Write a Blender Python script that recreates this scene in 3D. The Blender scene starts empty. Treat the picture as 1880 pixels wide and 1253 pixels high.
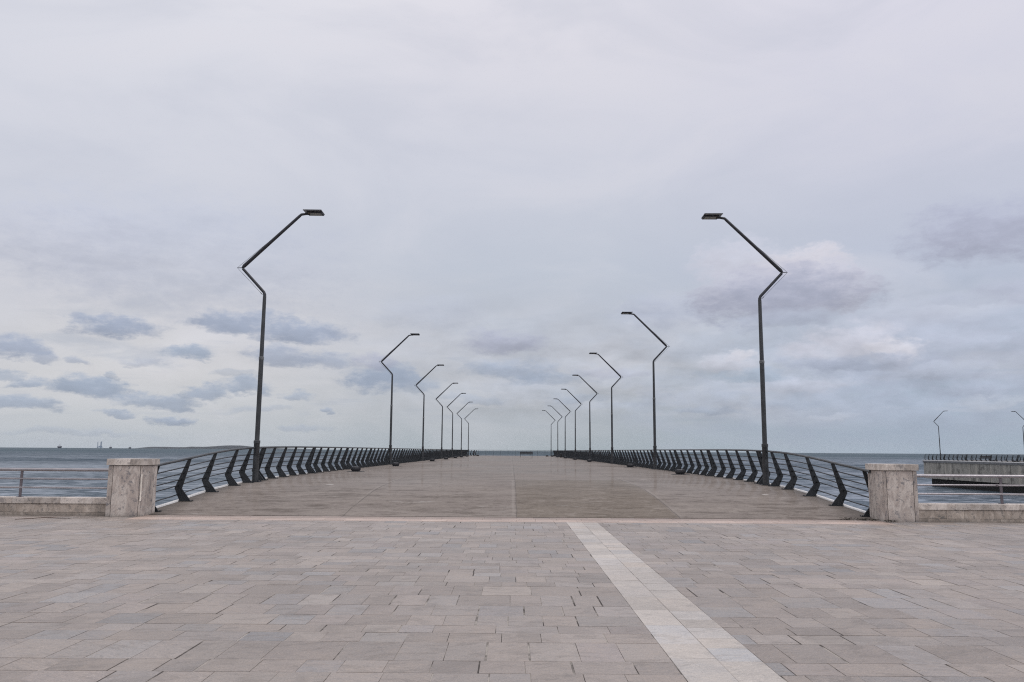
import bpy, bmesh, math, random
from math import radians, sin, cos, tan, pi, sqrt, atan, atan2, asin
from mathutils import Vector, Matrix
from mathutils import noise as mnoise

random.seed(7)
S = bpy.context.scene
COL = S.collection

# ------------------------------------------------------------------ camera
EYE = 1.6
PITCH = atan(200.8 / 1463.0)
ROLL = 0.0069
f_ = Vector((0, cos(PITCH), sin(PITCH)))
r0 = Vector((1, 0, 0))
u0 = r0.cross(f_)
r_ = r0 * cos(ROLL) + u0 * sin(ROLL)
u_ = -r0 * sin(ROLL) + u0 * cos(ROLL)
cam = bpy.data.cameras.new('camera')
cam.sensor_width = 36.0
cam.lens = 36.0 * 1463.0 / 1880.0
cam.clip_start = 0.1
cam.clip_end = 40000
camo = bpy.data.objects.new('camera', cam)
COL.objects.link(camo)
M = Matrix((r_, u_, -f_)).transposed().to_4x4()
M.translation = Vector((0, 0, EYE))
camo.matrix_world = M
S.camera = camo

S.view_settings.view_transform = 'Standard'
S.view_settings.look = 'None'
S.view_settings.exposure = 0.0
S.view_settings.gamma = 1.0
S.cycles.filter_width = 1.15
S.cycles.use_denoising = False


def photo_dir(px, py):
    """world direction of a sky feature, measured once from the photograph"""
    d = f_ + r_ * ((px - 940) / 1463.0) - u_ * ((py - 626.5) / 1463.0)
    return d.normalized()


# ------------------------------------------------------------------ sun + sky
SUN_EL, SUN_AZ = radians(48), radians(125)      # azimuth clockwise from +Y
sd = Vector((sin(SUN_AZ) * cos(SUN_EL), cos(SUN_AZ) * cos(SUN_EL), sin(SUN_EL)))
sun = bpy.data.lights.new('sun', 'SUN')
sun.energy = 0.8
sun.angle = radians(35)
sun.color = (1.0, 0.96, 0.92)
suno = bpy.data.objects.new('sun', sun)
suno.rotation_euler = sd.to_track_quat('Z', 'Y').to_euler()
COL.objects.link(suno)


def srgb(r, g, b):
    o = []
    for c in (r, g, b):
        c /= 255.0
        o.append(c / 12.92 if c <= 0.04045 else ((c + 0.055) / 1.055) ** 2.4)
    return tuple(o)


class NT:
    """small helper for writing node trees as expressions"""

    def __init__(s, tree):
        s.t = tree

    def n(s, typ, **kw):
        nd = s.t.nodes.new(typ)
        for k, v in kw.items():
            setattr(nd, k, v)
        return nd

    def put(s, sock, v):
        if isinstance(v, bpy.types.NodeSocket):
            s.t.links.new(v, sock)
        elif isinstance(v, (tuple, list)) and sock.type == 'RGBA' and len(v) == 3:
            sock.default_value = (*v, 1)
        else:
            sock.default_value = v

    def math(s, op, a, b=0.0, c=None, clamp=False):
        nd = s.n('ShaderNodeMath', operation=op, use_clamp=clamp)
        s.put(nd.inputs[0], a)
        s.put(nd.inputs[1], b)
        if c is not None:
            s.put(nd.inputs[2], c)
        return nd.outputs[0]

    def vmath(s, op, a, b=None, scale=None):
        nd = s.n('ShaderNodeVectorMath', operation=op)
        s.put(nd.inputs[0], a)
        if b is not None:
            s.put(nd.inputs[1], b)
        if scale is not None:
            s.put(nd.inputs['Scale'], scale)
        return nd.outputs[0]

    def mix(s, f, a, b, mode='MIX'):
        nd = s.n('ShaderNodeMix', data_type='RGBA', blend_type=mode)
        s.put(nd.inputs[0], f)
        s.put(nd.inputs[6], a)
        s.put(nd.inputs[7], b)
        return nd.outputs[2]

    def step(s, v, lo, hi, a=0.0, b=1.0):
        nd = s.n('ShaderNodeMapRange', interpolation_type='SMOOTHSTEP')
        s.put(nd.inputs[0], v)
        s.put(nd.inputs[1], lo)
        s.put(nd.inputs[2], hi)
        s.put(nd.inputs[3], a)
        s.put(nd.inputs[4], b)
        return nd.outputs[0]

    def noise(s, vec, scale, detail=4, rough=0.5, dist=0.0, w=None, color=False):
        nd = s.n('ShaderNodeTexNoise')
        if w is not None:
            nd.noise_dimensions = '4D'
            s.put(nd.inputs['W'], w)
        s.put(nd.inputs['Vector'], vec)
        s.put(nd.inputs['Scale'], scale)
        s.put(nd.inputs['Detail'], detail)
        s.put(nd.inputs['Roughness'], rough)
        s.put(nd.inputs['Distortion'], dist)
        return nd.outputs[1] if color else nd.outputs[0]

    def xyz(s, v):
        nd = s.n('ShaderNodeSeparateXYZ')
        s.put(nd.inputs[0], v)
        return nd.outputs

    def comb(s, x, y, z):
        nd = s.n('ShaderNodeCombineXYZ')
        for i, v in enumerate((x, y, z)):
            s.put(nd.inputs[i], v)
        return nd.outputs[0]

    def ramp(s, f, stops):
        nd = s.n('ShaderNodeValToRGB')
        e = nd.color_ramp.elements
        while len(e) > 1:
            e.remove(e[-1])
        e[0].position = stops[0][0]
        e[0].color = (*stops[0][1], 1)
        for p, c in stops[1:]:
            q = e.new(p)
            q.color = (*c, 1)
        s.put(nd.inputs[0], f)
        return nd.outputs[0]


W = bpy.data.worlds.new('World')
S.world = W
W.use_nodes = True
wt = W.node_tree
wt.nodes.clear()
w = NT(wt)
tc = w.n('ShaderNodeTexCoord').outputs['Generated']
d = w.vmath('NORMALIZE', tc)
dx, dy, dz = w.xyz(d)
az = w.math('ARCTAN2', dx, dy)                 # 0 straight out to sea, + to the right
el = w.math('ARCSINE', dz)
# distort the sky coordinates so every cloud edge is ragged
ae = w.comb(az, w.math('MULTIPLY', el, 1.9), 0.0)
n1 = w.noise(ae, 7.0, 6, 0.6, color=True)
n2 = w.noise(w.comb(az, w.math('MULTIPLY', el, 2.2), 3.0), 30.0, 5, 0.62, color=True)
o1 = w.vmath('SUBTRACT', n1, (0.5, 0.5, 0.5))
o2 = w.vmath('SUBTRACT', n2, (0.5, 0.5, 0.5))
off = w.vmath('ADD', w.vmath('SCALE', o1, scale=0.055), w.vmath('SCALE', o2, scale=0.034))
ox, oy, oz = w.xyz(off)
azd = w.math('ADD', az, w.math('MULTIPLY', ox, 1.5))
eld = w.math('ADD', el, w.math('MULTIPLY', oy, 0.62))

# veil of high overcast: creamy near the left horizon, blue-grey to the right
t = w.math('DIVIDE', el, 0.62, clamp=True)
left = w.ramp(t, [(0.0, srgb(183, 191, 199)), (0.05, srgb(195, 199, 204)), (0.14, srgb(209, 209, 212)), (0.28, srgb(211, 211, 217)),
                  (0.42, srgb(207, 210, 221)), (0.60, srgb(214, 216, 226)), (0.85, srgb(226, 226, 234)), (1.0, srgb(233, 233, 240))])
mid = w.ramp(t, [(0.0, srgb(166, 177, 184)), (0.08, srgb(176, 182, 190)), (0.20, srgb(189, 193, 203)), (0.36, srgb(192, 199, 212)),
                 (0.55, srgb(207, 210, 222)), (0.78, srgb(222, 221, 230)), (1.0, srgb(232, 230, 238))])
right = w.ramp(t, [(0.0, srgb(160, 177, 192)), (0.08, srgb(161, 176, 192)), (0.20, srgb(176, 187, 205)), (0.36, srgb(190, 197, 214)),
                   (0.55, srgb(206, 208, 222)), (0.80, srgb(220, 219, 231)), (1.0, srgb(232, 229, 240))])
azs = w.math('ADD', az, w.math('MULTIPLY', ox, 3.0))
col = w.mix(w.step(azs, -0.42, 0.02), left, mid)
col = w.mix(w.step(azs, 0.05, 0.5), col, right)
# the unseen sky overhead and behind is a brighter overcast
col = w.mix(w.step(el, 0.55, 1.15), col, (1.32, 1.28, 1.30))
# broad soft bands in the veil
vb = w.noise(w.comb(w.math('MULTIPLY', az, 1.3), w.math('MULTIPLY', el, 3.2), 1.0), 2.6, 5, 0.55, dist=0.6)
col = w.mix(w.math('MULTIPLY', w.step(vb, 0.45, 0.72), 0.30), col, srgb(186, 192, 208))
col = w.mix(w.math('MULTIPLY', w.step(vb, 0.52, 0.30), 0.25), col, srgb(226, 224, 231))
# small streaky texture low over the sea, all the way round
pl = w.comb(w.math('DIVIDE', dx, w.math('ADD', w.math('ABSOLUTE', dz), 0.05)), w.math('DIVIDE', dy, w.math('ADD', w.math('ABSOLUTE', dz), 0.05)), 0.0)
sc_ = w.noise(pl, 0.62, 6, 0.58, dist=0.35)
lowmask = w.math('MULTIPLY', w.step(el, 0.015, 0.07), w.step(el, 0.26, 0.12))
col = w.mix(w.math('MULTIPLY', w.math('MULTIPLY', w.step(sc_, 0.53, 0.66), lowmask), 0.45), col, srgb(168, 177, 193))
col = w.mix(w.math('MULTIPLY', w.math('MULTIPLY', w.step(sc_, 0.48, 0.36), lowmask), 0.30), col, srgb(211, 211, 216))

n3 = w.noise(w.comb(w.math('ADD', az, w.math('MULTIPLY', ox, 0.6)), w.math('MULTIPLY', el, 2.3), 5.0), 22.0, 7, 0.66)
n4 = w.noise(w.comb(az, w.math('MULTIPLY', el, 1.7), 7.0), 75.0, 4, 0.6)
rag = w.math('ADD', w.math('MULTIPLY', w.math('SUBTRACT', n3, 0.5), 2.4), w.math('MULTIPLY', w.math('SUBTRACT', n4, 0.5), 1.1))
tone = w.step(n3, 0.36, 0.66, 1.10, 0.72)
DK, DB, DP, LT = srgb(160, 169, 188), srgb(158, 169, 187), srgb(168, 172, 191), srgb(216, 214, 222)


# relief: compare the cloud noise with a sample a little higher up, so tops catch light and bases stay grey
def billow(dz_):
    return w.noise(w.comb(w.math('ADD', az, w.math('MULTIPLY', ox, 0.5)), w.math('MULTIPLY', w.math('ADD', w.math('ADD', el, dz_), w.math('MULTIPLY', oy, 0.3)), 2.1), 9.0), 9.0, 7, 0.58)


b0, b1 = billow(0.0), billow(0.016)
relief = w.math('SUBTRACT', b0, b1)
body = w.step(w.math('ADD', b0, w.math('MULTIPLY', az, 0.05)), 0.45, 0.60)
relmask = w.math('MULTIPLY', w.math('MULTIPLY', w.step(el, 0.02, 0.06), w.step(el, 0.22, 0.10)), w.step(az, -0.25, 0.05, 0.30, 1.0))
col = w.mix(w.math('MULTIPLY', w.math('MULTIPLY', body, relmask), w.step(az, -0.3, 0.1, 0.10, 0.34)), col, srgb(172, 180, 196))


def cloud(px, py, rx, ry, c, a, col, soft=0.45, flat=0.65):
    """one cloud bank at its own bearing and height above the horizon; rx, ry its half-sizes, flat its underside"""
    dd = photo_dir(px, py)
    A, E_ = atan2(dd.x, dd.y), asin(dd.z)
    ra, re = rx / 1463.0 * 1.12, ry / 1463.0 * 1.2
    u = w.math('DIVIDE', w.math('SUBTRACT', azd, A), ra)
    v0 = w.math('SUBTRACT', eld, E_)
    v = w.math('DIVIDE', w.math('MAXIMUM', v0, w.math('MULTIPLY', v0, -1.0 / flat)), re)
    q = w.math('ADD', w.math('MULTIPLY_ADD', u, u, rag), w.math('MULTIPLY', v, v))
    m = w.step(q, 0.96 + soft * 0.7, 0.40 - soft * 0.75, 0.0, min(1.0, a * 1.15))
    tt = w.math('MULTIPLY_ADD', v0, -0.75 / re, w.math('MULTIPLY_ADD', n3, -1.6, 1.35), clamp=True)
    lc = tuple(min(0.80, x * 1.17) for x in c)
    dc = tuple(x * 0.90 for x in c)
    return w.mix(m, col, w.mix(tt, lc, dc))


for args in [
    # wide faint banks
    (330, 470, 250, 90, srgb(184, 190, 207), 0.45, 0.9, 1.0), (120, 440, 120, 60, srgb(190, 194, 210), 0.35, 0.9, 1.0),
    (1820, 432, 120, 48, srgb(174, 178, 197), 0.85, 0.7, .8), (1230, 570, 80, 32, srgb(176, 182, 200), 0.55, 0.8, .8),
    (800, 580, 80, 30, srgb(182, 188, 203), 0.45, 0.9, .8), (1700, 640, 200, 60, srgb(186, 190, 208), 0.4, 0.9, 1),
    (1600, 740, 330, 60, srgb(172, 180, 200), 0.45, 0.9, 1),
    # left bank of separate grey clouds
    (215, 603, 76, 22, DK, 0.85, 0.4, .6), (450, 596, 80, 26, DK, 0.85, 0.5, .6), (555, 618, 86, 26, DK, 0.85, 0.5, .6),
    (525, 662, 55, 20, DK, 0.7, 0.5, .7), (600, 667, 45, 15, DK, 0.6, 0.5, .7), (20, 640, 45, 18, DK, 0.8, 0.4, .6),
    (65, 657, 32, 11, DK, 0.6, 0.5, .7), (146, 661, 22, 7, DK, 0.55, 0.5, .7), (358, 653, 42, 14, DB, 0.8, 0.4, .6),
    (262, 664, 34, 8, DK, 0.45, 0.6, .8), (58, 701, 38, 11, DB, 0.8, 0.4, .6), (175, 712, 62, 20, DB, 0.85, 0.4, .6),
    (270, 733, 60, 13, DB, 0.75, 0.5, .7), (375, 722, 42, 15, DB, 0.75, 0.4, .7), (440, 712, 55, 15, DB, 0.75, 0.4, .7),
    (45, 745, 60, 15, DB, 0.75, 0.4, .7), (215, 757, 30, 8, DB, 0.7, 0.4, .7), (318, 767, 42, 9, DB, 0.8, 0.4, .8),
    (540, 728, 34, 8, DB, 0.6, 0.5, .7), (615, 752, 16, 7, DB, 0.65, 0.4, .7), (210, 685, 16, 5, DB, 0.5, 0.5, .7),
    (560, 787, 45, 6, DB, 0.4, 0.6, .7), (150, 795, 120, 6, DB, 0.3, 0.7, .7), (10, 685, 30, 7, DB, 0.6, 0.5, .7),
    (420, 690, 40, 6, DB, 0.35, 0.6, .7), (470, 752, 60, 6, DB, 0.3, 0.7, .7),
    # centre
    (700, 700, 62, 30, srgb(156, 167, 186), 0.85, 0.5, .6), (760, 712, 50, 20, DB, 0.6, 0.6, .7), (680, 672, 40, 14, DP, 0.6, 0.5, .7),
    (925, 632, 80, 20, DP, 0.65, 0.7, .7), (945, 685, 90, 24, srgb(160, 170, 188), 0.75, 0.6, .6), (1010, 700, 70, 14, DB, 0.55, 0.7, .7),
    (870, 735, 55, 8, DB, 0.4, 0.7, .7), (1060, 735, 60, 9, DB, 0.4, 0.7, .7), (1120, 690, 60, 12, DP, 0.4, 0.8, .7),
    # right: the big cumulus, light crown over a grey base
    (1362, 508, 82, 60, srgb(196, 198, 211), 0.85, 0.5, 1.0), (1480, 508, 84, 58, srgb(204, 203, 213), 1.0, 0.25, 1.0), (1535, 530, 64, 48, srgb(194, 195, 208), 0.95, 0.3, 1.0),
    (1440, 535, 135, 40, srgb(190, 190, 205), 0.85, 0.7, .8), (1440, 552, 150, 46, srgb(166, 170, 188), 0.95, 0.75, .7), (1425, 590, 90, 16, srgb(174, 181, 199), 0.6, 0.8, .7),
    (1560, 640, 95, 32, srgb(199, 200, 212), 0.7, 0.6, .7), (1640, 655, 55, 26, srgb(204, 204, 214), 0.8, 0.4, .8),
    (1590, 672, 110, 18, srgb(166, 174, 193), 0.7, 0.6, .6), (1700, 690, 70, 14, srgb(178, 185, 202), 0.6, 0.6, .7),
    (1375, 650, 22, 11, srgb(206, 206, 215), 0.75, 0.4, .8), (1345, 668, 60, 18, srgb(198, 200, 212), 0.6, 0.5, .7),
    (1370, 690, 75, 13, srgb(160, 174, 192), 0.6, 0.6, .6), (1480, 712, 85, 14, srgb(190, 194, 208), 0.55, 0.7, .7),
    (1830, 720, 90, 15, srgb(172, 180, 198), 0.55, 0.6, .7), (1470, 740, 60, 8, srgb(165, 176, 194), 0.45, 0.7, .7),
    (1300, 757, 60, 8, srgb(163, 174, 192), 0.5, 0.7, .7), (1520, 762, 40, 6, srgb(188, 194, 207), 0.4, 0.7, .7),
    (1860, 740, 60, 8, srgb(190, 196, 208), 0.4, 0.7, .7), (1870, 530, 60, 24, srgb(180, 184, 203), 0.45, 0.8, .8),
    (1760, 555, 50, 9, srgb(176, 182, 200), 0.4, 0.8, .8),
]:
    px, py, rx, ry, c, a, soft, flat = args
    col = cloud(px, py, rx, ry, c, a, col, soft, flat)

rl = w.math('MULTIPLY_ADD', w.math('MULTIPLY', relief, relmask), 0.85, 1.0)
col = w.mix(1.0, col, w.comb(rl, rl, rl), 'MULTIPLY')
bg = w.n('ShaderNodeBackground')
w.put(bg.inputs[0], col)
bg.inputs[1].default_value = 1.0
sky = w.n('ShaderNodeTexSky', sky_type='NISHITA')
sky.sun_disc = False
sky.sun_elevation = SUN_EL
sky.sun_rotation = SUN_AZ
sky.dust_density = 2.0
bg2 = w.n('ShaderNodeBackground')
w.put(bg2.inputs[0], sky.outputs[0])
bg2.inputs[1].default_value = 0.10
ms = w.n('ShaderNodeMixShader')
ms.inputs[0].default_value = 0.97                # overcast hides most of the clear sky
wt.links.new(bg2.outputs[0], ms.inputs[1])
wt.links.new(bg.outputs[0], ms.inputs[2])
wo = w.n('ShaderNodeOutputWorld')
wt.links.new(ms.outputs[0], wo.inputs[0])


SEA_Z = -4.6
# ------------------------------------------------------------------ materials
def new_mat(name):
    m = bpy.data.materials.new(name)
    m.use_nodes = True
    nt = m.node_tree
    for nd in list(nt.nodes):
        if nd.type != 'OUTPUT_MATERIAL':
            nt.nodes.remove(nd)
    h = NT(nt)
    p = h.n('ShaderNodeBsdfPrincipled')
    nt.links.new(p.outputs[0], [n for n in nt.nodes if n.type == 'OUTPUT_MATERIAL'][0].inputs[0])
    return m, h, p


def bump(h, p, height, strength, dist):
    b = h.n('ShaderNodeBump')
    b.inputs['Strength'].default_value = strength
    b.inputs['Distance'].default_value = dist
    h.put(b.inputs['Height'], height)
    h.t.links.new(b.outputs[0], p.inputs['Normal'])


def metal_paint(name, c, rough=0.45, var=0.25, metallic=0.0):
    m, h, p = new_mat(name)
    pos = h.n('ShaderNodeNewGeometry').outputs['Position']
    n = h.noise(pos, 2.3, 6, 0.65)
    n2_ = h.noise(h.vmath('MULTIPLY', pos, (14, 14, 2.5)), 1.0, 4, 0.6)
    lo = tuple(x * (1 - var) for x in c)
    hi = tuple(x * (1 + var) + 0.004 for x in c)
    cc = h.mix(h.step(n, 0.3, 0.7), lo, hi)
    cc = h.mix(h.math('MULTIPLY', h.step(n2_, 0.62, 0.75), 0.35), cc, tuple(x * 1.8 + 0.01 for x in c))
    h.put(p.inputs['Base Color'], cc)
    h.put(p.inputs['Roughness'], h.step(n2_, 0.3, 0.8, rough - 0.08, rough + 0.15))
    p.inputs['Metallic'].default_value = metallic
    return m


def plain(name, c, rough=0.6, var=0.2, scale=3.0):
    m, h, p = new_mat(name)
    pos = h.n('ShaderNodeNewGeometry').outputs['Position']
    n = h.noise(pos, scale, 5, 0.6)
    h.put(p.inputs['Base Color'], h.mix(h.step(n, 0.25, 0.75), tuple(x * (1 - var) for x in c), tuple(x * (1 + var) for x in c)))
    p.inputs['Roughness'].default_value = rough
    return m


M_rail = metal_paint('dark railing paint', (0.019, 0.022, 0.026), 0.42)
M_handrail = metal_paint('handrail paint', (0.045, 0.050, 0.055), 0.38)
M_pole = metal_paint('lamp pole paint', (0.040, 0.043, 0.047), 0.45)
M_arm = metal_paint('lamp arm paint', (0.022, 0.024, 0.032), 0.45)
M_wire = plain('steel wire', (0.08, 0.085, 0.09), 0.4)
M_tip = metal_paint('zinc', (0.14, 0.145, 0.15), 0.5)
M_headpl = plain('lamp cover underside', (0.45, 0.45, 0.45), 0.5)
M_lens = plain('lamp glass', (0.22, 0.17, 0.09), 0.18, 0.35, 9.0)
M_steel = metal_paint('brushed steel', (0.36, 0.34, 0.355), 0.36, 0.12, 0.8)
M_steelpost = metal_paint('steel post', (0.17, 0.15, 0.165), 0.45, 0.15, 0.55)
M_black = plain('black rubber', (0.014, 0.014, 0.016), 0.7)
M_fix = plain('black fixture body', (0.03, 0.03, 0.035), 0.55)
M_bench = plain('bench slats', (0.035, 0.035, 0.04), 0.6)
M_core = plain('dark joint', (0.06, 0.052, 0.047), 0.95)
M_hull = plain('dark hull paint', (0.025, 0.035, 0.06), 0.5)
M_super = plain('ship deckhouse', (0.62, 0.64, 0.68), 0.5)
M_rig = plain('rig steel', (0.24, 0.31, 0.40), 0.6)


def paver_mat(name, base, tints, rough=(0.42, 0.62), streak=1.0, contrast=1.0):
    """natural split stone: each slab its own tint and its own cloudy, streaked grain"""
    m, h, p = new_mat(name)
    g = h.n('ShaderNodeNewGeometry')
    rnd = g.outputs['Random Per Island']
    pos = g.outputs['Position']
    r2 = h.math('FRACT', h.math('MULTIPLY', rnd, 17.31))
    r3 = h.math('FRACT', h.math('MULTIPLY', rnd, 91.7))
    ang = h.math('MULTIPLY', h.math('SUBTRACT', r2, 0.5), 1.1)
    rot = h.n('ShaderNodeVectorRotate', rotation_type='Z_AXIS')
    h.put(rot.inputs['Vector'], pos)
    h.put(rot.inputs['Angle'], ang)
    sv = h.vmath('MULTIPLY', rot.outputs[0], (1.0, 2.6, 1.0))
    wv = h.math('MULTIPLY', rnd, 37.0)
    a = h.noise(sv, 3.2, 8, 0.68, dist=0.5, w=wv)
    b = h.noise(sv, 14.0, 7, 0.74, dist=0.3, w=wv)
    c = h.noise(pos, 60.0, 4, 0.8)
    big = h.noise(pos, 0.22, 4, 0.5)
    tint = h.ramp(rnd, tints)
    col_ = h.mix(h.math('MULTIPLY', h.step(r3, 0.0, 1.0), 0.9), tint, base)
    col_ = h.mix(0.85, base, col_)
    dark = tuple(x * 0.60 for x in base)
    light = (base[0] * 1.38, base[1] * 1.34, base[2] * 1.30)
    col_ = h.mix(h.math('MULTIPLY', h.step(a, 0.50, 0.38), 0.50 * contrast), col_, dark)
    col_ = h.mix(h.math('MULTIPLY', h.step(b, 0.52, 0.64), 0.50 * contrast), col_, light)
    col_ = h.mix(h.math('MULTIPLY', h.step(b, 0.46, 0.36), 0.45 * contrast), col_, (dark[0] * .95, dark[1] * .98, dark[2] * 1.06))
    col_ = h.mix(h.math('MULTIPLY', h.step(c, 0.53, 0.64), 0.6), col_, light)
    col_ = h.mix(h.math('MULTIPLY', h.step(c, 0.47, 0.36), 0.6), col_, dark)
    vn = h.noise(sv, 5.0, 5, 0.55, dist=1.6, w=h.math('ADD', wv, 5.0))
    col_ = h.mix(h.math('MULTIPLY', h.step(h.math('ABSOLUTE', h.math('SUBTRACT', vn, 0.5)), 0.012, 0.0), 0.45), col_, tuple(min(0.8, x * 1.8) for x in base))
    lum = h.math('ADD', 0.90, h.math('MULTIPLY', r2, 0.22))
    lum = h.math('MULTIPLY', lum, h.step(big, 0.3, 0.7, 0.93, 1.07))
    col_ = h.mix(1.0, col_, h.comb(lum, lum, lum), 'MULTIPLY')
    st_ = h.noise(pos, 1.1, 6, 0.68, dist=0.6)
    col_ = h.mix(h.math('MULTIPLY', h.step(st_, 0.52, 0.64), 0.28), col_, tuple(x * 0.55 for x in base))
    col_ = h.mix(h.math('MULTIPLY', h.step(st_, 0.47, 0.36), 0.22), col_, (base[0] * 1.42, base[1] * 1.36, base[2] * 1.28))
    yy = h.xyz(pos)[1]
    contact_shade = h.step(h.math('ADD', yy, h.math('MULTIPLY', h.noise(pos, 4.0, 5, 0.65), 0.5)), 19.05, 19.45)
    col_ = h.mix(h.math('MULTIPLY', contact_shade, 0.5), col_, tuple(x * 0.35 for x in base))  # contact shade towards the wall line, painted into the slab colour
    # rare dark spots of dirt
    sp = h.noise(pos, 5.5, 3, 0.5)
    col_ = h.mix(h.math('MULTIPLY', h.step(sp, 0.755, 0.79), 0.7), col_, tuple(x * 0.35 for x in base))
    h.put(p.inputs['Base Color'], col_)
    h.put(p.inputs['Roughness'], h.step(b, 0.3, 0.7, rough[0], rough[1]))
    hh = h.math('ADD', h.math('MULTIPLY', b, 1.0), h.math('MULTIPLY', c, 0.35))
    bump(h, p, hh, 0.5, 0.006)
    return m


PB = (0.266, 0.229, 0.205)
M_pave = paver_mat('split stone paving', PB,
                   [(0.0, (0.235, 0.24, 0.255)), (0.25, (0.33, 0.285, 0.255)), (0.45, (0.285, 0.25, 0.24)), (0.62, (0.245, 0.25, 0.262)),
                    (0.8, (0.355, 0.31, 0.275)), (1.0, (0.30, 0.275, 0.265))])
SB = (0.415, 0.380, 0.348)
M_stripe = paver_mat('pale stone stripe', SB,
                     [(0.0, (0.45, 0.47, 0.50)), (0.3, (0.48, 0.41, 0.35)), (0.6, (0.39, 0.38, 0.38)), (1.0, (0.48, 0.44, 0.40))], contrast=0.8)
M_band = paver_mat('pink stone band', (0.44, 0.345, 0.295),
                   [(0.0, (0.48, 0.36, 0.30)), (0.5, (0.40, 0.32, 0.28)), (1.0, (0.50, 0.40, 0.34))], contrast=0.5)

# joint bed between the slabs
M_bed, h, p = new_mat('joint mortar')
pos = h.n('ShaderNodeNewGeometry').outputs['Position']
n = h.noise(pos, 1.6, 4, 0.6)
h.put(p.inputs['Base Color'], h.mix(h.step(n, 0.42, 0.56), (0.06, 0.052, 0.048), (0.36, 0.33, 0.30)))
p.inputs['Roughness'].default_value = 0.95


def stone_mat(name, base, dark, light):
    """polished-down granite cladding with blotches and veins"""
    m, h, p = new_mat(name)
    g = h.n('ShaderNodeNewGeometry')
    rnd = g.outputs['Random Per Island']
    pos = g.outputs['Position']
    wv = h.math('MULTIPLY', rnd, 23.0)
    a = h.noise(h.vmath('MULTIPLY', pos, (1, 1, 0.6)), 2.6, 7, 0.65, dist=1.5, w=wv)
    b = h.noise(pos, 9.0, 6, 0.7, dist=0.6, w=wv)
    v = h.noise(h.vmath('MULTIPLY', pos, (1.0, 1.0, 0.45)), 4.0, 5, 0.5, dist=2.5, w=wv)
    vein = h.step(h.math('ABSOLUTE', h.math('SUBTRACT', v, 0.5)), 0.022, 0.0)
    c = h.noise(pos, 70, 3, 0.7)
    col_ = h.mix(h.step(a, 0.44, 0.58), base, light)
    col_ = h.mix(h.math('MULTIPLY', h.step(b, 0.54, 0.62), 0.7), col_, dark)
    col_ = h.mix(h.math('MULTIPLY', h.step(a, 0.43, 0.33), 0.7), col_, dark)
    col_ = h.mix(h.math('MULTIPLY', vein, 0.30), col_, dark)
    col_ = h.mix(h.math('MULTIPLY', h.step(c, 0.5, 0.75), 0.3), col_, light)
    lum = h.math('ADD', 0.84, h.math('MULTIPLY', rnd, 0.32))
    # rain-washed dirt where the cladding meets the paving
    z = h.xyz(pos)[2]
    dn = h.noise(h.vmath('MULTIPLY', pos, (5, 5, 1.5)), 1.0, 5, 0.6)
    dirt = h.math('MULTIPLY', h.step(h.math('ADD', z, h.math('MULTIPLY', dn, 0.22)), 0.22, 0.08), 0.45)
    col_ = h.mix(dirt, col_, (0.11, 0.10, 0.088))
    col_ = h.mix(1.0, col_, h.comb(lum, lum, lum), 'MULTIPLY')
    h.put(p.inputs['Base Color'], col_)
    p.inputs['Roughness'].default_value = 0.6
    bump(h, p, h.math('ADD', b, h.math('MULTIPLY', c, 0.3)), 0.3, 0.004)
    return m


M_stone = stone_mat('pillar granite', (0.385, 0.330, 0.295), (0.12, 0.12, 0.135), (0.52, 0.465, 0.42))
M_cope = stone_mat('coping granite', (0.44, 0.385, 0.34), (0.19, 0.175, 0.175), (0.60, 0.54, 0.49))
M_wallst = stone_mat('wall granite', (0.37, 0.31, 0.26), (0.16, 0.15, 0.14), (0.50, 0.43, 0.37))

# pier deck: poured topping, long joints, damp polish
M_deck, h, p = new_mat('pier deck screed')
pos = h.n('ShaderNodeNewGeometry').outputs['Position']
X, Y, Z = h.xyz(pos)
st = h.noise(h.vmath('MULTIPLY', pos, (0.55, 2.2, 1)), 1.0, 8, 0.68, dist=0.8)
st2 = h.noise(h.vmath('MULTIPLY', pos, (0.10, 0.30, 1)), 1.0, 6, 0.6, dist=0.6)
fine = h.noise(pos, 26.0, 5, 0.75)
grain = h.noise(pos, 120.0, 2, 0.6)
m1 = h.noise(h.vmath('MULTIPLY', pos, (1.0, 1.3, 1)), 1.3, 8, 0.72, dist=0.4)
m2 = h.noise(pos, 5.5, 7, 0.75)
base = h.mix(h.step(st2, 0.42, 0.58), (0.250, 0.220, 0.201), (0.218, 0.190, 0.173))
base = h.mix(h.math('MULTIPLY', h.step(st, 0.50, 0.62), 0.55), base, (0.285, 0.250, 0.222))
base = h.mix(h.math('MULTIPLY', h.step(st, 0.48, 0.37), 0.60), base, (0.112, 0.095, 0.083))
# a re-laid browner bay right of the centre joint
bay = h.math('MULTIPLY', h.math('MULTIPLY', h.math('GREATER_THAN', X, 0.14), h.math('LESS_THAN', X, 4.05)), h.math('LESS_THAN', Y, 29.6))
baycol = h.mix(h.step(h.noise(h.vmath('MULTIPLY', pos, (0.5, 1.4, 1)), 1.2, 6, 0.7), 0.4, 0.6), (0.142, 0.118, 0.092), (0.178, 0.150, 0.120))
base = h.mix(h.math('MULTIPLY', bay, 0.55), base, baycol)
base = h.mix(h.math('MULTIPLY', h.step(m1, 0.53, 0.64), 0.45), base, (0.31, 0.275, 0.248))
base = h.mix(h.math('MULTIPLY', h.step(m1, 0.46, 0.36), 0.45), base, (0.105, 0.088, 0.076))
base = h.mix(h.math('MULTIPLY', h.step(m2, 0.53, 0.64), 0.32), base, (0.30, 0.268, 0.242))
base = h.mix(h.math('MULTIPLY', h.step(m2, 0.47, 0.36), 0.36), base, (0.092, 0.078, 0.067))
base = h.mix(h.math('MULTIPLY', h.step(fine, 0.53, 0.66), 0.4), base, (0.32, 0.29, 0.265))
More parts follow.
